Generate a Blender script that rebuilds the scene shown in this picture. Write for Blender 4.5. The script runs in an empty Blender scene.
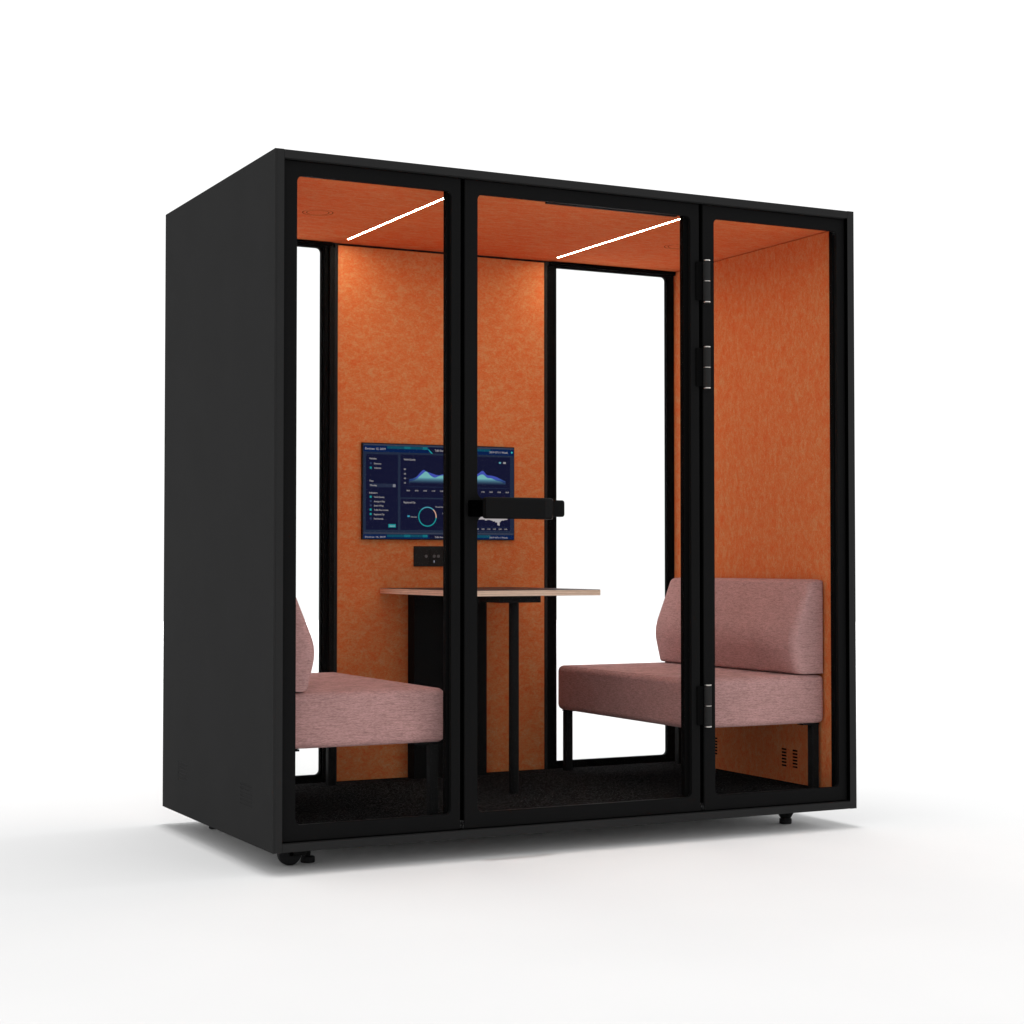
import bpy, bmesh, math, random
from mathutils import Vector, Matrix

random.seed(7)
S = bpy.context.scene
COL = S.collection
PI = math.pi

# ------------------------------------------------------------------ materials
def mat(name, base=(.5, .5, .5), rough=.6, spec=.2, metal=0.0):
    m = bpy.data.materials.new(name)
    m.use_nodes = True
    b = m.node_tree.nodes['Principled BSDF']
    b.inputs['Base Color'].default_value = (*base, 1)
    b.inputs['Roughness'].default_value = rough
    b.inputs['Specular IOR Level'].default_value = spec
    b.inputs['Metallic'].default_value = metal
    return m

def nodes(m):
    nt = m.node_tree
    return nt, nt.nodes, nt.links, nt.nodes['Principled BSDF']

def tex_noise(nt, vec, scale, detail=4, rough=.6, stretch=(1, 1, 1), distort=0.0):
    mp = nt.nodes.new('ShaderNodeMapping')
    mp.inputs['Scale'].default_value = stretch
    nt.links.new(vec, mp.inputs['Vector'])
    n = nt.nodes.new('ShaderNodeTexNoise')
    n.inputs['Scale'].default_value = scale
    n.inputs['Detail'].default_value = detail
    n.inputs['Roughness'].default_value = rough
    n.inputs['Distortion'].default_value = distort
    nt.links.new(mp.outputs[0], n.inputs['Vector'])
    return n.outputs['Fac']

def ramp(nt, fac, stops):
    r = nt.nodes.new('ShaderNodeValToRGB')
    e = r.color_ramp.elements
    while len(e) < len(stops):
        e.new(.5)
    for el, (p, c) in zip(e, stops):
        el.position = p
        el.color = (*c, 1)
    nt.links.new(fac, r.inputs[0])
    return r.outputs[0]

def mix(nt, fac, a, b, mode='MIX'):
    n = nt.nodes.new('ShaderNodeMix')
    n.data_type = 'RGBA'
    n.blend_type = mode
    for s, v in ((n.inputs[0], fac), (n.inputs[6], a), (n.inputs[7], b)):
        if hasattr(v, 'is_linked'):
            nt.links.new(v, s)
        else:
            s.default_value = v if not isinstance(v, tuple) else (*v, 1)
    return n.outputs[2]

def bump(nt, b, h, strength, dist):
    n = nt.nodes.new('ShaderNodeBump')
    n.inputs['Strength'].default_value = strength
    n.inputs['Distance'].default_value = dist
    nt.links.new(h, n.inputs['Height'])
    nt.links.new(n.outputs[0], b.inputs['Normal'])

def objco(nt):
    return nt.nodes.new('ShaderNodeTexCoord').outputs['Object']

def powder(name, base, spec=.12, rough=.55, grain=.03):
    """matt powder-coated metal: very fine grain and a faint mottling"""
    m = mat(name, base, rough, spec)
    nt, N, L, b = nodes(m)
    co = objco(nt)
    f = tex_noise(nt, co, 520, 2, .6)
    g = tex_noise(nt, co, 5, 3, .5)
    lo = tuple(c * (1 - grain) for c in base)
    hi = tuple(c * (1 + grain) for c in base)
    L.new(ramp(nt, g, [(.3, lo), (.7, hi)]), b.inputs['Base Color'])
    bump(nt, b, f, .05, .0003)
    return m

M = {}
M['shell'] = powder('charcoal_powder_coat', (.0255, .0255, .0257), .008, .7)
M['frame'] = powder('black_frame_coat', (.0078, .0078, .008), .02, .5)
M['black'] = powder('deep_black_plastic', (.0038, .0038, .0039), .01, .6)
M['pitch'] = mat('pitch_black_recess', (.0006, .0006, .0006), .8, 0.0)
M['leg'] = powder('satin_black_steel', (.0108, .0108, .011), .03, .55)
M['rubber'] = mat('black_rubber', (.011, .011, .012), .6, .12)
M['steel'] = mat('brushed_steel', (.62, .59, .56), .35, .5, 1.0)
M['bounce'] = mat('pale_bounce_surface', (.80, .80, .80), .6, .2)  # pale reflector colour for the sheet added under the base
M['groove'] = mat('dark_brown_groove', (.16, .035, .012), .9, .0)
M['grey_plastic'] = mat('grey_plastic', (.10, .10, .105), .5, .3)

def felt(name, st, gk=1.0, k=1.0):
    """pressed polyester felt: matted red-orange and tan fibres"""
    m = mat(name, (.6, .2, .06), .95, .02)
    nt, N, L, b = nodes(m)
    co = objco(nt)
    big = tex_noise(nt, co, 32, 5, .62, st, .5)
    mid = tex_noise(nt, co, 125, 6, .68, st, .9)
    fib = tex_noise(nt, co, 300, 4, .65, st, 1.2)
    a = N.new('ShaderNodeMath'); a.operation = 'MULTIPLY_ADD'
    L.new(mid, a.inputs[0]); a.inputs[1].default_value = .62
    c = N.new('ShaderNodeMath'); c.operation = 'MULTIPLY'
    L.new(big, c.inputs[0]); c.inputs[1].default_value = .42
    L.new(c.outputs[0], a.inputs[2])
    F = [(c[0] * k, c[1] * gk, c[2] * gk) for c in FELT]
    base = ramp(nt, a.outputs[0], [(.385, F[0]), (.52, F[1]), (.655, F[2])])
    fine = ramp(nt, fib, [(.3, (.88, .86, .84)), (.55, (1, 1, 1)), (.75, (1.10, 1.13, 1.16))])
    L.new(mix(nt, 1.0, base, fine, 'MULTIPLY'), b.inputs['Base Color'])
    bump(nt, b, fib, .25, .0012)
    return m

FELT = ((.70, .130, .038), (.695, .200, .068), (.68, .300, .125))
M['felt_back'] = felt('orange_felt_back', (.75, 1, 1.15), 1.10)
M['felt_side'] = felt('orange_felt_side', (1, 1.25, .78))
M['felt_ceiling'] = felt('orange_felt_ceiling', (.55, 1.2, 1), .92, 1.07)  # same felt; reddening from bounced light is put into this colour

def fabric():
    m = mat('mauve_woven_fabric', (.4, .24, .23), .95, .03)
    nt, N, L, b = nodes(m)
    co = objco(nt)
    h = tex_noise(nt, co, 30, 3, .6, (1, 1.1, 13), .3)      # long slubs of the weft
    w = tex_noise(nt, co, 250, 3, .7, (.42, .42, 1.7), .2)    # single threads
    l = tex_noise(nt, co, 7, 2, .5)
    c1 = ramp(nt, h, [(.32, tuple(x * .74 for x in FAB)), (.5, FAB), (.7, tuple(x * 1.13 for x in FAB))])
    c2 = ramp(nt, w, [(.32, (.72, .70, .70)), (.5, (1, 1, 1)), (.68, (1.18, 1.20, 1.21))])
    c3 = ramp(nt, l, [(.3, (.95, .95, .95)), (.7, (1.05, 1.05, 1.05))])
    x = mix(nt, 1.0, c1, c2, 'MULTIPLY')
    x = mix(nt, 1.0, x, c3, 'MULTIPLY')
    L.new(x, b.inputs['Base Color'])
    b.inputs['Sheen Weight'].default_value = .08
    bump(nt, b, w, .35, .0012)
    return m
FAB = (.475, .267, .254)
M['fabric'] = fabric()

def carpet():
    m = mat('charcoal_loop_carpet', (.012, .012, .012), 1.0, .0)
    nt, N, L, b = nodes(m)
    co = objco(nt)
    f = tex_noise(nt, co, 190, 4, .75)
    L.new(ramp(nt, f, [(.38, (.0015, .0015, .0016)), (.52, (.015, .015, .0153)), (.69, (.085, .085, .087))]), b.inputs['Base Color'])
    bump(nt, b, f, .8, .004)
    return m
M['carpet'] = carpet()

def plywood():
    m = mat('birch_ply_edge', (.5, .36, .25), .6, .2)
    nt, N, L, b = nodes(m)
    co = objco(nt)
    sep = N.new('ShaderNodeSeparateXYZ'); L.new(co, sep.inputs[0])
    mu = N.new('ShaderNodeMath'); mu.operation = 'MULTIPLY'
    L.new(sep.outputs[2], mu.inputs[0]); mu.inputs[1].default_value = 2 * PI / .0078
    sn = N.new('ShaderNodeMath'); sn.operation = 'SINE'; L.new(mu.outputs[0], sn.inputs[0])
    g = tex_noise(nt, co, 40, 4, .6, (.5, .5, 6))
    ply = ramp(nt, sn.outputs[0], [(.2, (.74, .52, .39)), (.8, (.90, .68, .54))])
    gr = ramp(nt, g, [(.3, (.86, .84, .82)), (.7, (1.08, 1.08, 1.08))])
    L.new(mix(nt, 1.0, ply, gr, 'MULTIPLY'), b.inputs['Base Color'])
    return m
M['ply'] = plywood()
M['laminate'] = powder('dark_brown_laminate', (.05, .032, .03), .25, .45)

def glass():
    m = bpy.data.materials.new('clear_glass')
    m.use_nodes = True
    nt = m.node_tree
    nt.nodes.clear()
    out = nt.nodes.new('ShaderNodeOutputMaterial')
    t = nt.nodes.new('ShaderNodeBsdfTransparent')
    t.inputs[0].default_value = (.985, .988, .987, 1)
    g = nt.nodes.new('ShaderNodeBsdfGlossy')
    g.inputs['Roughness'].default_value = .02
    ms = nt.nodes.new('ShaderNodeMixShader')
    ms.inputs[0].default_value = .0006          # anti-reflection coated
    nt.links.new(t.outputs[0], ms.inputs[1])
    nt.links.new(g.outputs[0], ms.inputs[2])
    nt.links.new(ms.outputs[0], out.inputs[0])
    return m
M['glass'] = glass()

def emit(name, srgb, strength=1.0):
    m = bpy.data.materials.new(name)
    m.use_nodes = True
    nt = m.node_tree
    nt.nodes.clear()
    out = nt.nodes.new('ShaderNodeOutputMaterial')
    e = nt.nodes.new('ShaderNodeEmission')
    lin = [((c / 255 + .055) / 1.055) ** 2.4 if c > 10 else c / 255 / 12.92 for c in srgb]
    e.inputs[0].default_value = (*lin, 1)
    e.inputs[1].default_value = strength
    nt.links.new(e.outputs[0], out.inputs[0])
    return m
M['led'] = emit('led_light', (255, 248, 226), 106.0)

def floor_mat():
    m = mat('white_studio_floor', (.62, .62, .62), .8, .0)
    nt, N, L, b = nodes(m)
    co = objco(nt)
    g = tex_noise(nt, co, 1.2, 3, .5)
    L.new(ramp(nt, g, [(.3, (.580, .580, .581)), (.7, (.594, .594, .594))]), b.inputs['Base Color'])
    return m
M['floor'] = floor_mat()

# ------------------------------------------------------------------ helpers
def empty(name, loc, label, cat, group=None):
    o = bpy.data.objects.new(name, None)
    COL.objects.link(o)
    o.location = loc
    o.empty_display_size = .1
    o['label'] = label
    o['category'] = cat
    if group:
        o['group'] = group
    return o

def origin(p):
    v = Vector((0, 0, 0))
    while p is not None:
        v += Vector(p.location)
        p = p.parent
    return v

def link(name, me, m, parent=None, label=None, smooth=False):
    """links a mesh whose vertices are in world metres under its parent"""
    off = origin(parent)
    me.transform(Matrix.Translation(-off))
    for mm in (m if isinstance(m, (list, tuple)) else [m]):
        me.materials.append(mm)
    o = bpy.data.objects.new(name, me)
    COL.objects.link(o)
    o.parent = parent
    if label:
        o['label'] = label
    if smooth:
        for p in me.polygons:
            p.use_smooth = True
    return o

def bm_mesh(bm, name):
    me = bpy.data.meshes.new(name)
    bmesh.ops.recalc_face_normals(bm, faces=bm.faces)
    bm.to_mesh(me)
    bm.free()
    return me

def add_box(bm, a, b, bev=0.0, seg=2):
    vs = [bm.verts.new((x, y, z)) for x in (a[0], b[0]) for y in (a[1], b[1]) for z in (a[2], b[2])]
    fs = [bm.faces.new([vs[i] for i in q]) for q in
          ((0, 1, 3, 2), (4, 6, 7, 5), (0, 4, 5, 1), (2, 3, 7, 6), (0, 2, 6, 4), (1, 5, 7, 3))]
    if bev:
        es = list({e for f in fs for e in f.edges})
        bmesh.ops.bevel(bm, geom=es, offset=bev, segments=seg, profile=.5, affect='EDGES')

def box(name, a, b, m, parent=None, bev=.001, seg=2, label=None):
    bm = bmesh.new()
    add_box(bm, a, b, bev, seg)
    return link(name, bm_mesh(bm, name), m, parent, label)

def add_cyl(bm, c, r, h, axis='Z', n=32, bev=0.0, r2=None):
    ret = bmesh.ops.create_cone(bm, cap_ends=True, cap_tris=False, segments=n, radius1=r, radius2=r if r2 is None else r2, depth=h)
    vs = ret['verts']
    if axis == 'Y':
        bmesh.ops.rotate(bm, verts=vs, cent=(0, 0, 0), matrix=Matrix.Rotation(PI / 2, 3, 'X'))
    if axis == 'X':
        bmesh.ops.rotate(bm, verts=vs, cent=(0, 0, 0), matrix=Matrix.Rotation(PI / 2, 3, 'Y'))
    bmesh.ops.translate(bm, verts=vs, vec=c)
    if bev:
        es = [e for e in {e for v in vs for e in v.link_edges} if all(len(f.verts) > 4 for f in e.link_faces) is False
              and any(len(f.verts) > 4 for f in e.link_faces)]
        bmesh.ops.bevel(bm, geom=es, offset=bev, segments=2, profile=.5, affect='EDGES')

def rrect(x0, x1, z0, z1, r, n=6):
    pts = []
    for cx, cz, a0 in ((x1 - r, z1 - r, 0), (x0 + r, z1 - r, 90), (x0 + r, z0 + r, 180), (x1 - r, z0 + r, 270)):
        for i in range(n + 1):
            a = math.radians(a0 + 90 * i / n)
            pts.append((cx + r * math.cos(a), cz + r * math.sin(a)))
    return pts

def rect(x0, x1, z0, z1):
    return [(x1, z1), (x0, z1), (x0, z0), (x1, z0)]

def plate_mesh(contours, t, facing, pos, bev=.0008):
    """flat plate with holes; its mid-plane stands at `pos` along `facing`"""
    cu = bpy.data.curves.new('plate', 'CURVE')
    cu.dimensions = '2D'
    cu.fill_mode = 'BOTH'
    cu.extrude = t / 2 - bev
    cu.bevel_depth = bev
    cu.bevel_resolution = 1
    cu.offset = -bev
    for pts in contours:
        s = cu.splines.new('POLY')
        s.points.add(len(pts) - 1)
        for p, q in zip(s.points, pts):
            p.co = (q[0], q[1], 0, 1)
        s.use_cyclic_u = True
    o = bpy.data.objects.new('plate', cu)
    COL.objects.link(o)
    dg = bpy.context.evaluated_depsgraph_get()
    dg.update()
    me = bpy.data.meshes.new_from_object(o.evaluated_get(dg))
    bpy.data.objects.remove(o)
    bpy.data.curves.remove(cu)
    if facing == 'Y':      # (u,v) -> (x,z)
        mx = Matrix(((1, 0, 0, 0), (0, 0, -1, pos), (0, 1, 0, 0), (0, 0, 0, 1)))
    elif facing == 'X':    # (u,v) -> (y,z)
        mx = Matrix(((0, 0, 1, pos), (1, 0, 0, 0), (0, 1, 0, 0), (0, 0, 0, 1)))
    else:
        mx = Matrix.Translation((0, 0, pos))
    me.transform(mx)
    bm = bmesh.new()
    bm.from_mesh(me)
    bmesh.ops.remove_doubles(bm, verts=bm.verts, dist=1e-6)
    bmesh.ops.recalc_face_normals(bm, faces=bm.faces)
    bm.to_mesh(me)
    bm.free()
    me.materials.clear()
    for p in me.polygons:
        p.use_smooth = False
    return me

def plate(name, contours, y0, y1, m, parent, facing='Y', bev=.0008, label=None):
    return link(name, plate_mesh(contours, y1 - y0, facing, (y0 + y1) / 2, bev), m, parent, label)

# ------------------------------------------------------------------ the setting
W, D, H, G = 2.2557, 1.217, 2.203, -.066
bm = bmesh.new()
bm.faces.new([bm.verts.new((24 * math.cos(2 * PI * i / 96), 24 * math.sin(2 * PI * i / 96), G)) for i in range(96)])
fl = link('studio_floor', bm_mesh(bm, 'studio_floor'), M['floor'])
fl['kind'] = 'structure'

# ------------------------------------------------------------------ the pod
pod = empty('meeting_pod', (W / 2, D / 2, G), 'large black framed glass meeting pod lined with orange felt, standing on the white floor', 'meeting pod')

def slots(a0, a1, z0, z1, n, h):
    st = (z1 - z0 - h) / (n - 1)
    return [rrect(a0, a1, z0 + i * st, z0 + i * st + h, h * .4, 2) for i in range(n)]

# charcoal outer shell
for side, x0, x1 in (('left', 0, .0310), ('right', W - .0290, W)):
    holes = slots(.200, .314, .120, .186, 6, .0042) + slots(.905, 1.019, .120, .186, 6, .0042)
    sp = plate('side_panel', [rect(0, D, 0, H)], x0 + (.0065 if side == 'left' else 0), x1 - (.0065 if side == 'right' else 0), M['shell'], pod, 'X', .0005)
    xk = (x0, x0 + .0064) if side == 'left' else (x1 - .0064, x1)
    plate('outer_skin', [rect(0, D, 0, H)] + holes, *xk, M['shell'], sp, 'X', .0012)
    for a in (.194, .899):
        xg = x0 + .0010 if side == 'left' else x1 - .0050
        plate('vent_grille', slots(a + .0065, a + .1195, .1203, .1857, 6, .0036), xg, xg + .004, M['leg'], sp, 'X', .0002)
box('roof_panel', (.0315, 0, 2.176), (W - .0295, D, 2.2025), M['shell'], pod, .0012)
bp = box('base_panel', (.0315, 0, .0005), (W - .0295, D, .0265), M['shell'], pod, .0012)
box('bounce_sheet', (.030, .020, -.0014), (W - .030, D - .020, -.0003), M['bounce'], bp, 0)  # added unseen reflector, bounces light into the gap under the base

# orange felt lining
XL, XR, ZC, YB = .045, W - .045, 2.144, 1.165
for x0, x1, s in ((.0335, XL, 0), (XR, W - .0310, 1)):
    holes = []
    for a in (.303, .374, .852, .923):
        holes += slots(a, a + .033, .117, .186, 6, .0068)
    wl = plate('wall_lining', [rect(.082, 1.176, .059, ZC - .0025)] + holes, x0, x1, M['felt_side'], pod, 'X', .001)
    xb = x1 - .0055 if s == 0 else x0 + .0018
    for a in (.298, .847):
        box('vent_grille', (xb, a, .110), (xb + .0035, a + .114, .193), M['pitch'], wl, 0)

def circle(cx, cy, r, n=48):
    return [(cx + r * math.cos(2 * PI * i / n), cy + r * math.sin(2 * PI * i / n)) for i in range(n)]

VENTS = ((.386, .640), (W - .362, .640))
LED_X = (.680, W - .660)
LED_Y = (.150, 1.085)
ct = [rect(.0345, W - .0345, .082, 1.176)]
for c in VENTS:
    ct.append(circle(*c, .0555))
for x in LED_X:
    ct.append(rect(x - .0041, x + .0041, *LED_Y))
cl = plate('ceiling_lining', ct, ZC, ZC + .030, M['felt_ceiling'], pod, 'Z', .001)
for c in VENTS:
    v = plate('ceiling_vent', [circle(*c, .0553), circle(*c, .0522)], ZC + .0006, ZC + .012, M['groove'], cl, 'Z', .0002)
    plate('vent_ring', [circle(*c, .0520), circle(*c, .0412)], ZC + .0003, ZC + .012, M['felt_ceiling'], v, 'Z', .0008)
    plate('vent_groove', [circle(*c, .0410), circle(*c, .0384)], ZC + .0006, ZC + .012, M['groove'], v, 'Z', .0002)
    plate('vent_disc', [circle(*c, .0382)], ZC + .0003, ZC + .012, M['felt_ceiling'], v, 'Z', .0008)
for x in LED_X:
    box('led_strip', (x - .0036, LED_Y[0] + .001, ZC + .0008), (x + .0036, LED_Y[1] - .001, ZC + .010), M['led'], cl, 0)
box('carpet', (.0345, .021, .0305), (W - .0345, 1.176, .058), M['carpet'], pod, .002)

# back wall: felt panel between two windows
box('back_panel', (.648, 1.1805, .0305), (W - .648, 1.1985, 2.1755), M['shell'], pod, .001)
box('back_lining', (.670, YB, .0595), (1.577, 1.1795, 2.135), M['felt_back'], pod, .0015)
for x0, x1 in ((.6565, .6695), (1.5775, 1.591)):
    box('edge_trim', (x0, YB - .002, .0595), (x1, 1.1795, 2.137), M['shell'], pod, .0015)
for x0, x1, a, b in ((.0345, .6475, .080, .607), (1.6065, W - .0345, 1.620, 2.176)):
    rw = plate('rear_window', [rect(x0, x1, .0305, 2.1755), rrect(a, b, .087, 2.121, .018)], 1.177, 1.1985, M['black'], pod, 'Y', .001)
    plate('glass_pane', [rrect(a - .010, b + .010, .082, 2.131, .02)], 1.186, 1.190, M['glass'], rw, 'Y', .0004)
    box('inner_frame', (x0 + .0005 if x0 < 1 else 1.6065, YB - .006, 2.127), (x1, 1.1765, 2.1435), M['black'], rw, .003)
    if x0 < 1:
        box('inner_jamb', (.613, YB - .002, .0595), (.6285, 1.1765, 2.1265), M['black'], rw, .003)
        box('inner_jamb', (.6335, YB - .006, .0595), (.6560, 1.1765, 2.1265), M['frame'], rw, .003)
    else:
        box('inner_jamb', (1.5915, YB - .002, .0595), (1.634, 1.1765, 2.1265), M['black'], rw, .003)

# front glazing: window, door, window, on slim posts
FY0, FY1 = .018, .034
def corner_opening(x0, x1, z0, z1):
    return rrect(x0, x1, z0, z1, .019, 7)

def glazed(name, x0, x1, opening, label=None):
    return plate(name, [rect(x0, x1, .0305, 2.1725), opening], FY0, FY1, M['frame'], pod, 'Y', .0014, label)
ZO0, ZO1 = .081, 2.1275
for nm, x0, x1 in (('post', .0345, .0775), ('mullion', .608, .7135), ('mullion', 1.532, 1.648), ('post', 2.186, 2.2195)):
    box(nm, (x0, FY1 + .0005, .0585), (x1, .060, 2.1435), M['black'], pod, .002)
fw = glazed('front_window', .0340, .652, corner_opening(.081, .6185, ZO0, ZO1))
box('glass_pane', (.0785, .0365, .080), (.607, .0425, 2.136), M['glass'], fw, 0)
fw = glazed('front_window', 1.603, W - .0325, corner_opening(1.6495, 2.190, ZO0, ZO1))
box('glass_pane', (1.649, .0365, .080), (2.185, .0425, 2.136), M['glass'], fw, 0)

box('door_closer', (1.000, .0625, 2.131), (1.525, .078, 2.1435), M['leg'], pod, .002)
# door opening with the tab that carries the handle
op = corner_opening(.7150, 1.551, ZO0, ZO1)       # ccw from the right-top corner
zt0, zt1, xt = 1.0575, 1.1140, 1.043
notch = []
def arc(cx, cz, r, a0, a1, n=5):
    return [(cx + r * math.cos(math.radians(a0 + (a1 - a0) * i / n)), cz + r * math.sin(math.radians(a0 + (a1 - a0) * i / n))) for i in range(n + 1)]
f = .026
notch += arc(.7145 + f, zt1 + f, f, 180, 270)         # upper fillet
notch += arc(xt - .009, zt1 - .009, .009, 90, 0)
notch += arc(xt - .009, zt0 + .009, .009, 0, -90)
notch += arc(.7145 + f, zt0 - f, f, 90, 180)          # lower fillet
op = op[:16] + notch + op[16:]
door = glazed('door', .668, 1.586, op)
box('glass_pane', (.7145, .0365, .080), (1.531, .0425, 2.136), M['glass'], door, 0)

# pull handle: a chunky bar on a black block at its left end, its right end curving back to the door
box('handle_mount', (.6785, -.020, 1.0545), (.735, FY0 - .0003, 1.1085), M['pitch'], door, .004, 3)
plan = [(.7150, -.0195), (.7150, -.046), (.935, -.046), (.968, -.034), (.984, -.010), (.984, FY0 - .0003), (.930, FY0 - .0003), (.900, -.0195)]
bm = bmesh.new()
lo = [bm.verts.new((x, y, 1.0475)) for x, y in plan]
hi = [bm.verts.new((x, y, 1.1185)) for x, y in plan]
bm.faces.new(lo[::-1]); bm.faces.new(hi)
n = len(plan)
for i in range(n):
    bm.faces.new((lo[i], lo[(i + 1) % n], hi[(i + 1) % n], hi[i]))
bmesh.ops.recalc_face_normals(bm, faces=bm.faces)
es = [e for e in bm.edges if abs(e.verts[0].co.z - e.verts[1].co.z) < .001]
bmesh.ops.bevel(bm, geom=es, offset=.0075, segments=3, profile=.5, affect='EDGES')
link('handle', bm_mesh(bm, 'handle'), M['frame'], door)

for x0, x1 in ((.6527, .6673), (1.5867, 1.6023)):
    box('gap_shade', (x0, .0245, .0270), (x1, .0340, 2.1755), M['pitch'], pod, .001)  # added black strip: shade of the door gap as colour, hides lit glimpses

box('jamb_shade', (W - .0312, .0012, .0300), (W - .0292, .0175, 2.1755), M['pitch'], pod, 0)  # black strip standing in for shade on the right panel's inner face

def hinge(z0, z1):
    bm = bmesh.new()
    zm = (z0 + z1) / 2
    add_box(bm, (1.570, .0100, z0 + .008), (1.5985, .0176, z1 - .006), .003)
    h = link('hinge', bm_mesh(bm, 'hinge'), M['black'], door, 'black butt hinge with steel rings')
    for a, b in ((z0 + .0055, zm - .002), (zm + .002, z1 - .0055)):
        bm = bmesh.new()
        add_cyl(bm, (1.6085, .0025, (a + b) / 2), .0132, b - a, 'Z', 32, .0008)
        link('barrel', bm_mesh(bm, 'barrel'), M['shell'], h)
    for z, t in ((z0 + .0022, .0044), (zm, .0030), (z1 - .0022, .0044)):
        bm = bmesh.new()
        add_cyl(bm, (1.6085, .0025, z), .0128, t, 'Z', 32, .0012)
        link('ring', bm_mesh(bm, 'ring'), M['steel'], h)
for a, b in ((1.822, 1.974), (1.517, 1.667), (.324, .474)):
    hinge(a, b)

# things under the base
def foot(x, y):
    bm = bmesh.new()
    add_cyl(bm, (x, y, G + .0102), .0230, .020, 'Z', 32, .003)
    p = link('levelling_foot', bm_mesh(bm, 'foot'), M['rubber'], pod)
    bm = bmesh.new()
    add_cyl(bm, (x, y, (G + .020 + 0) / 2), .0095, abs(G) - .020, 'Z', 24)
    link('threaded_rod', bm_mesh(bm, 'rod'), M['leg'], p)
    bm = bmesh.new()
    add_cyl(bm, (x, y, -.006), .0165, .010, 'Z', 6, 0)
    link('lock_nut', bm_mesh(bm, 'nut'), M['leg'], p)
    return p
for x, y in ((.183, .18), (2.066, .18), (.14, 1.02), (2.05, 1.02)):
    p = foot(x, y)
    if x > 2 and y < .5:
        bm = bmesh.new()
        add_cyl(bm, (x, y, -.033), .0185, .026, 'Z', 32, 0, .034)
        link('mounting_cone', bm_mesh(bm, 'cone'), M['leg'], p)

def caster(x, y):
    bm = bmesh.new()
    add_cyl(bm, (x, y, G + .0385), .0385, .024, 'Y', 48, .004)
    p = link('caster', bm_mesh(bm, 'caster'), M['rubber'], pod)
    bm = bmesh.new()
    add_box(bm, (x - .006, y - .020, G + .030), (x + .052, y - .0135, .0), .002)
    add_box(bm, (x - .006, y + .0135, G + .030), (x + .052, y + .020, .0), .002)
    add_box(bm, (x - .02, y - .03, -.0045), (x + .055, y + .03, -.0003), .001)
    link('bracket', bm_mesh(bm, 'bracket'), M['leg'], p)
    bm = bmesh.new()
    add_cyl(bm, (x, y, G + .0385), .006, .044, 'Y', 20)
    link('axle', bm_mesh(bm, 'axle'), M['pitch'], p)
caster(.111, .155)

# ------------------------------------------------------------------ the two benches
ZF = .058
SY0, SY1, SX0, SX1 = .122, 1.117, 1.606, 2.2080
sofa = empty('bench_sofa', ((SX0 + SX1) / 2, (SY0 + SY1) / 2, ZF),
             'mauve fabric bench with its back against the right-hand orange wall, seen through the door', 'bench', 'mauve benches facing each other in the pod')

def weighted(o):
    """soft edges, flat faces"""
    md = o.modifiers.new('normals', 'WEIGHTED_NORMAL')
    md.weight = 60
    return o
bm = bmesh.new()
add_box(bm, (SX0, SY0, .3050), (SX1, SY1, .4845), .023, 6)
# welt seam along the top edges
zs = .4845 - .023 + .023 * math.sin(1.15)
xs_ = .023 - .023 * math.cos(1.15)
add_cyl(bm, (SX0 + xs_, (SY0 + SY1) / 2, zs - .0006), .0014, SY1 - SY0 - .05, 'Y', 8)
add_cyl(bm, ((SX0 + SX1) / 2, SY0 + xs_, zs - .0006), .0014, SX1 - SX0 - .05, 'X', 8)
weighted(link('seat', bm_mesh(bm, 'seat'), M['fabric'], sofa, smooth=True))

# backrest: upright pillow, fullest low down, thinning towards its two upright seams
XB = 2.2010
prof = [(0, .4885, 0), (0, .8400, .006), (.056, .8370, .016), (.147, .622, .05), (.114, .4885, .014)]   # depth, height, corner radius
def rounded(p, k=6):
    out = []
    n = len(p)
    for i in range(n):
        c = Vector(p[i][:2]); rr = p[i][2]
        if rr == 0:
            out.append(tuple(c)); continue
        a = c + (Vector(p[i - 1][:2]) - c).normalized() * rr
        b = c + (Vector(p[(i + 1) % n][:2]) - c).normalized() * rr
        for j in range(k + 1):
            t = j / k
            out.append(tuple(a * (1 - t) ** 2 + c * 2 * t * (1 - t) + b * t * t))
    return out
P = rounded(prof)
R_ = .036
L_ = SY1 - SY0 - .006
st = [0, .0015, .004, .008, .013, .019, .027, R_]
st = st + [L_ * .3, L_ * .5, L_ * .7] + [L_ - v for v in reversed(st)]
bm = bmesh.new()
rings = []
for v in st:
    e = min(v, L_ - v, R_) / R_
    k = .73 + .27 * math.sqrt(max(0, 1 - (1 - e) ** 2))
    rings.append([bm.verts.new((XB - d * k, SY0 + .003 + v, z - (.006 * (1 - e) ** 2 if z > .8 else 0))) for d, z in P])
n = len(P)
for A, B in zip(rings, rings[1:]):
    for i in range(n):
        bm.faces.new((A[i], B[i], B[(i + 1) % n], A[(i + 1) % n]))
caps = [bm.faces.new(rings[0]), bm.faces.new(rings[-1][::-1])]
bmesh.ops.recalc_face_normals(bm, faces=bm.faces)
bmesh.ops.bevel(bm, geom=[e for f_ in caps for e in f_.edges], offset=.0035, segments=2, profile=.5, affect='EDGES')
weighted(link('backrest', bm_mesh(bm, 'backrest'), M['fabric'], sofa, smooth=True))

for x, sx in ((SX0 + .023, 1), (SX1 - .043, -1)):
    for y, sy in ((SY0 + .024, 1), (SY1 - .043, -1)):
        lg = box('leg', (x, y, ZF + .0005), (x + .030, y + .030, .2975), M['leg'], sofa, .0015)
        xa, xb = (x, x + .075) if sx > 0 else (x - .045, x + .030)
        box('mounting_plate', (xa, y - .004, .2980), (xb, y + .034, .3045), M['leg'], lg, .001)

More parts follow.
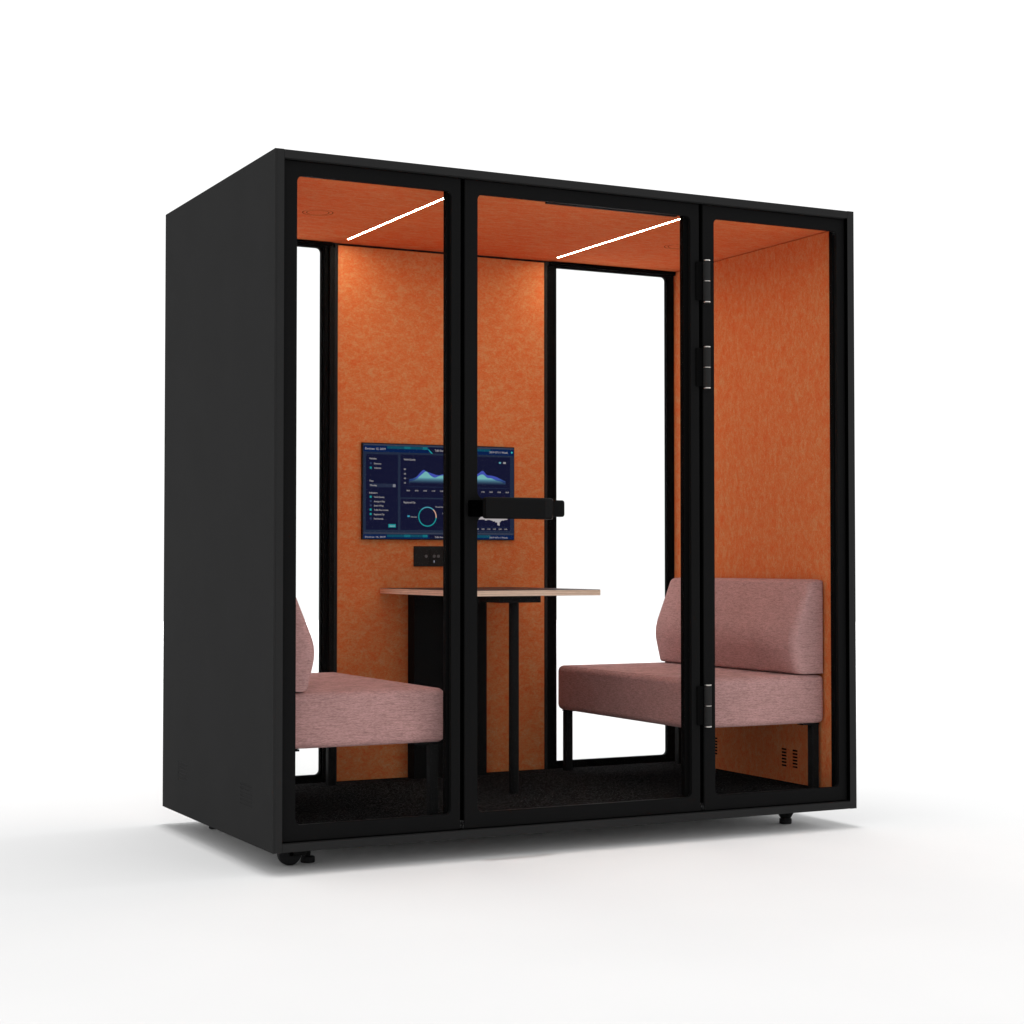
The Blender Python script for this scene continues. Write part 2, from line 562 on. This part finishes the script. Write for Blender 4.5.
def children(o):
    return [c for c in bpy.data.objects if c.parent == o]
def copy_tree(o, parent=None):
    c = o.copy()
    COL.objects.link(c)
    c.parent = parent
    for ch in children(o):
        copy_tree(ch, c)
    return c
sofa2 = copy_tree(sofa)
sofa2.location = (W - (SX0 + SX1) / 2, (SY0 + SY1) / 2, ZF)
sofa2.rotation_euler = (0, 0, PI)
sofa2['label'] = 'mauve fabric bench at the left side of the pod, mostly hidden behind the front frame'

# ------------------------------------------------------------------ table
tb = empty('meeting_table', (1.127, .8, ZF), 'narrow table with pale plywood edge on a black post, between the two benches', 'table')
TX0, TX1, TY0, TY1 = .848, 1.431, .450, 1.1630
box('tabletop', (TX0, TY0, .7815), (TX1, TY1, .8015), M['ply'], tb, .0012)
box('laminate_top', (TX0 + .0008, TY0 + .0008, .8017), (TX1 - .0008, TY1 - .0008, .8032), M['laminate'], tb, .0004)
bm = bmesh.new()
add_cyl(bm, (1.127, .560, (ZF + .7555) / 2), .0185, .7555 - ZF, 'Z', 40)
link('leg', bm_mesh(bm, 'leg'), M['leg'], tb, smooth=False)
box('mounting_plate', (1.040, .500, .7560), (1.208, .670, .7810), M['leg'], tb, .002)
box('support_panel', (.967, 1.102, ZF + .0005), (1.284, 1.1635, .7810), M['frame'], tb, .0015)

# ------------------------------------------------------------------ wall monitor
MX0, MX1, MZ0, MZ1, MY = .7675, 1.4320, .9920, 1.3695, 1.150
mon = empty('wall_monitor', ((MX0 + MX1) / 2, MY, (MZ0 + MZ1) / 2), 'thin wall monitor showing a dark blue dashboard of charts, on the orange back wall', 'monitor')
box('casing', (MX0, MY, MZ0), (MX1, YB - .001, MZ1), M['shell'], mon, .002)

SC = {}
def scol(key):
    if key not in SC:
        SC[key] = emit('screen_%d_%d_%d' % key, key, 1.0)
    return SC[key]
sx0, sx1, sz0, sz1 = MX0 + .003, MX1 - .003, MZ0 + .003, MZ1 - .003
def su(u): return sx0 + (u - (.0085 * (1 - u) if .015 < u < .99 else 0)) * (sx1 - sx0)
def sv(v): return sz1 - v * (sz1 - sz0)
sbm = bmesh.new()
smats = []
def mi(c):
    if c not in smats:
        smats.append(c)
    return smats.index(c)
def poly(pts, c, layer):
    vs = [sbm.verts.new((su(u), MY - .0006 - .0003 * layer, sv(v))) for u, v in pts]
    fc = sbm.faces.new(vs)
    fc.material_index = mi(c)
    return fc
def q(u0, u1, v0, v1, c, layer):
    poly([(u0, v0), (u1, v0), (u1, v1), (u0, v1)], c, layer)
NAVY, EDGE, BLUE, TEAL, DTEAL, WHITE = (20, 22, 48), (34, 43, 64), (11, 32, 74), (28, 140, 146), (15, 72, 92), (176, 170, 172)
GREY, DIM, VIO, MINT, LINE = (126, 126, 136), (44, 56, 88), (64, 78, 170), (112, 176, 176), (58, 62, 78)
q(0, 1, 0, 1, EDGE, 0)
for v0, v1 in ((.022, .086), (.955, .998)):
    q(0.002, .998, v0, v1, BLUE, 1)
    m_ = (v0, v0 + .027)
    q(.16, .425, *m_, DTEAL, 2); q(.575, .84, *m_, DTEAL, 2)
    q(.27, .31, *m_, (19, 100, 114), 3); q(.39, .42, *m_, (19, 108, 120), 3)
    q(.435, .565, v0, v1, NAVY, 2)
poly([(.423, .045), (.430, .045), (.456, .088), (.443, .088)], TEAL, 3)
poly([(.570, .045), (.577, .045), (.557, .088), (.544, .088)], TEAL, 3)
q(0.002, .998, .934, .946, LINE, 1)
q(.002, .998, .006, .018, LINE, 1)
q(.026, .230, .112, .905, NAVY, 1)
q(.246, .974, .106, .560, NAVY, 1)
q(.246, .974, .576, .905, NAVY, 1)
def check(u, v, on):
    q(u - .006, u + .006, v - .011, v + .011, TEAL if on else DIM, 2)
for v, on in ((.208, 0), (.255, 1), (.560, 1), (.605, 0), (.650, 0), (.695, 1), (.741, 1), (.787, 0)):
    check(.056, v, on)
    q(.05, .215, v + .0215, v + .0235, (26, 29, 56), 2)
q(.047, .216, .420, .458, (37, 44, 66), 2)
q(.197, .214, .424, .454, GREY, 3)
q(.169, .216, .845, .880, TEAL, 2)
# area charts of the upper panel
def area(top, base, c, layer, fade):
    n = len(top)
    for i in range(n - 1):
        (a, va), (b, vb) = top[i], top[i + 1]
        poly([(a, va), (b, vb), (b, base), (a, base)], c, layer)
def smooth_pts(p, k=8):
    out = []
    for i in range(len(p) - 1):
        p0, p1, p2, p3 = p[max(i - 1, 0)], p[i], p[i + 1], p[min(i + 2, len(p) - 1)]
        for j in range(k):
            t = j / k
            v = .5 * (2 * p1[1] + (p2[1] - p0[1]) * t + (2 * p0[1] - 5 * p1[1] + 4 * p2[1] - p3[1]) * t * t + (3 * p1[1] - p0[1] - 3 * p2[1] + p3[1]) * t ** 3)
            out.append((p1[0] + (p2[0] - p1[0]) * t, v))
    out.append(p[-1])
    return out
vio = smooth_pts([(.302, .366), (.345, .345), (.392, .268), (.415, .282), (.450, .300), (.490, .318), (.525, .305), (.56, .300), (.60, .325), (.66, .34), (.72, .33), (.762, .285), (.788, .258), (.815, .302), (.845, .308), (.88, .322), (.91, .345), (.942, .366)])
tea = smooth_pts([(.302, .388), (.345, .368), (.390, .305), (.413, .282), (.440, .322), (.468, .345), (.500, .325), (.53, .318), (.57, .322), (.62, .345), (.68, .36), (.73, .35), (.765, .308), (.790, .300), (.818, .334), (.845, .338), (.88, .362), (.91, .372), (.942, .396)])
area(vio, .412, VIO, 2, 0)
area(tea, .412, MINT, 4, 0)
# the fill fades out towards the axis in bands, as drawn on the screen
steps = 9
for top, col0, lay in ((vio, (62, 96, 158), 3), (tea, MINT, 5)):
    for i in range(steps):
        t = (i + 1) / steps
        c = tuple(int(col0[k] + (NAVY[k] - col0[k]) * t ** .8 + (0, 4, 14)[k] * (1 - t)) for k in range(3))
        v0, v1 = .348 + .068 * i / steps, .348 + .068 * (i + 1) / steps
        for j in range(len(top) - 1):
            (a, va), (b, vb) = top[j], top[j + 1]
            ta, tb_ = max(va, v0), max(vb, v0)
            if ta < v1 and tb_ < v1:
                poly([(a, ta), (b, tb_), (b, v1), (a, v1)], c, lay)
q(.29, .955, .444, .447, DIM, 2)
# ring chart
cu_, cv_, R0, R1 = .421, .762, .0352, .0395
asp_u, asp_v = 1 / (sx1 - sx0), 1 / (sz1 - sz0)
for i in range(60):
    a, b = 2 * PI * i / 60, 2 * PI * (i + 1) / 60
    d = math.degrees((a + b) / 2)
    c = (205, 160, 140) if (d < 50 or d > 354) else ((74, 150, 170) if d < 135 else TEAL)
    poly([(cu_ + r * math.cos(t) * asp_u, cv_ - r * math.sin(t) * asp_v) for r, t in ((R0, a), (R1, a), (R1, b), (R0, b))], c, 2)
q(.291, .306, .750, .768, (60, 150, 178), 2)
q(.531, .538, .640, .668, (70, 150, 190), 2)
q(.897, .911, .158, .176, (96, 160, 178), 2)
q(.926, .944, .157, .177, (150, 146, 150), 2)
poly([(.978, .052), (.985, .040), (.992, .052), (.985, .064)], (60, 190, 190), 2)
# bar chart hanging down at the lower right
random.seed(3)
for i in range(44):
    u = .62 + .335 * i / 44
    pk = math.exp(-((u - .893) / .011) ** 2) * .030 + math.exp(-((u - .882) / .036) ** 2) * .026 + (.016 if .797 < u < .815 else .003)
    q(u, u + .335 / 44, .745, .782 + pk * (.7 + .6 * random.random()), (172, 166, 168), 2)
q(.60, .96, .868, .870, DIM, 2)

# lettering on the screen
def lettering(items, facing_y, slot):
    for st_, u, v, wid, hgt in items:
        cu = bpy.data.curves.new('t', 'FONT')
        cu.body = st_
        cu.size = 1
        cu.resolution_u = 2
        o = bpy.data.objects.new('t', cu)
        COL.objects.link(o)
        dg = bpy.context.evaluated_depsgraph_get()
        dg.update()
        me = bpy.data.meshes.new_from_object(o.evaluated_get(dg))
        bpy.data.objects.remove(o)
        xs = [p.co.x for p in me.vertices]
        x0, x1 = min(xs), max(xs)
        kx, ky = wid / (x1 - x0), hgt / .72
        for p in me.vertices:
            p.co = ((p.co.x - x0) * kx + u, facing_y, (p.co.y - .36) * ky + v)
        for p in me.polygons:
            p.material_index = slot
        sbm.from_mesh(me)
        bpy.data.meshes.remove(me)
sw = sx1 - sx0
def T(s, u0, u1, v, h=.0072):
    return (s, su(u0), sv(v), (u1 - u0) * sw, h)
txt = [T('Devices: 12, 2019', .020, .150, .054, .008), T('Traffic Overview', .468, .545, .054, .009),
       T('2019 07:11 Week', .832, .957, .054, .008),
       T('Vehicles', .046, .092, .157), T('Devices', .076, .122, .210, .0066), T('Vehicles', .076, .122, .256, .0066),
       T('Time', .046, .072, .392), T('Monday', .052, .095, .438, .0066), T('Indicators', .046, .098, .517),
       T('Vehicle Quantity', .076, .142, .561, .0066), T('Average in Ring', .076, .144, .607, .0066), T('Speed of Ring', .076, .136, .651, .0066),
       T('Traffic Flow in Areas', .076, .168, .697, .0066), T('Registered City', .076, .143, .743, .0066), T('Fuel Intervals', .076, .136, .789, .0066),
       T('Vehicle Quantity', .266, .342, .157, .0078), T('Registered City', .266, .342, .612, .0078),
       T('Unknown', .312, .352, .765, .0056), T('Planned City', .473, .523, .656, .0056), T('Other City', .518, .555, .726, .0056),
       T('Devices: 12, 2019', .020, .150, .980, .006), T('Traffic Overview', .468, .545, .979, .007), T('2019 07:11 Week', .832, .957, .980, .006)]
for i, v in enumerate((.262, .310, .358, .406)):
    txt.append(T(('80', '60', '40', '20')[i], .267, .280, v, .0062))
for i in range(13):
    u = .284 + i * .0548
    txt.append(T('%02d:00' % (8 + i), u, u + .022, .487, .0056))
for i in range(9):
    u = .625 + i * .0385
    txt.append(T('%02d:00' % (8 + i), u, u + .019, .888, .0056))
txt.append(T('Search', .176, .209, .863, .0062))
lettering(txt, MY - .0006 - .0003 * 7, len(smats))
screen = link('screen', bm_mesh(sbm, 'screen'), [scol(c) for c in smats] + [emit('screen_lettering', (186, 180, 182), 1.0)], mon)

# ------------------------------------------------------------------ socket panel
PX0, PX1, PZ0, PZ1, PY = .991, 1.228, .887, .967, 1.159
pn = empty('socket_panel', ((PX0 + PX1) / 2, PY, (PZ0 + PZ1) / 2), 'flat black panel of sockets below the monitor on the orange back wall', 'socket panel')
box('cover_plate', (PX0, PY, PZ0), (PX1, YB - .001, PZ1), M['shell'], pn, .0015)
box('divider', (1.059, PY - .0008, PZ0 + .012), (1.0605, PY - .0001, PZ1 - .012), M['frame'], pn, 0)
for x in (1.043, 1.078, 1.0965, 1.147, 1.182):
    bm = bmesh.new()
    add_cyl(bm, (x, PY - .0016, .927), .0062, .003, 'Y', 24, .0006)
    link('button', bm_mesh(bm, 'button'), M['grey_plastic'], pn)
box('indicator', (1.0765, PY - .0012, .902), (1.0795, PY - .0001, .911), emit('indicator_white', (150, 150, 165), 1.0), pn, 0)

# ------------------------------------------------------------------ light
WORLD = (.76, 1.14)
w = bpy.data.worlds.new('World')
S.world = w
w.use_nodes = True
bg = w.node_tree.nodes['Background']
# white studio surround: bright behind the pod, dimmer in front of it
wn, wl_ = w.node_tree.nodes, w.node_tree.links
tc = wn.new('ShaderNodeTexCoord')
dt = wn.new('ShaderNodeVectorMath'); dt.operation = 'DOT_PRODUCT'
wl_.new(tc.outputs['Generated'], dt.inputs[0])
dt.inputs[1].default_value = Vector((.12, .85, .45)).normalized()
mr = wn.new('ShaderNodeMapRange')
mr.inputs['From Min'].default_value = -1
mr.inputs['From Max'].default_value = 1
mr.inputs['To Min'].default_value = WORLD[0]
mr.inputs['To Max'].default_value = WORLD[1]
wl_.new(dt.outputs['Value'], mr.inputs['Value'])
wl_.new(mr.outputs[0], bg.inputs['Strength'])
bg.inputs[0].default_value = (1, 1, 1, 1)

def area_light(name, loc, target, sx, sy, power, spread=PI):
    l = bpy.data.lights.new(name, 'AREA')
    l.shape = 'RECTANGLE'
    l.size, l.size_y = sx, sy
    l.energy = power
    l.spread = spread
    o = bpy.data.objects.new(name, l)
    COL.objects.link(o)
    o.location = loc
    o.rotation_euler = (Vector(target) - Vector(loc)).to_track_quat('-Z', 'Y').to_euler()
area_light('overhead_lamp', (1.9, 3.3, 200), (1.1, .6, 0), 5.0, 5.0, 208000)
area_light('far_floor_fill', (9, 20, 20), (9, 19.5, 0), 60, 16, 6200, math.radians(80))  # added fill, only there to brighten the far floor
area_light('side_softbox', (14, 1.2, 5.0), (0, .6, 0), 7, 6, 950)

# ------------------------------------------------------------------ camera
cam = bpy.data.cameras.new('camera')
cam.sensor_width = 36
cam.lens = 36 * 1788.18 / 1024
cam.clip_end = 500
co = bpy.data.objects.new('camera', cam)
COL.objects.link(co)
co.location = (-1.87225, -5.29936, .90796)
co.rotation_euler = (PI / 2 + .027442, 0, -.472058)
S.camera = co

S.view_settings.view_transform = 'Standard'
S.view_settings.look = 'None'
S.view_settings.exposure = 0
S.view_settings.gamma = 1
S.view_settings.use_curve_mapping = False
S.render.engine = 'CYCLES'
S.cycles.use_denoising = True
S.cycles.max_bounces = 12
S.cycles.diffuse_bounces = 6
S.cycles.transparent_max_bounces = 16
S.cycles.sample_clamp_indirect = 8
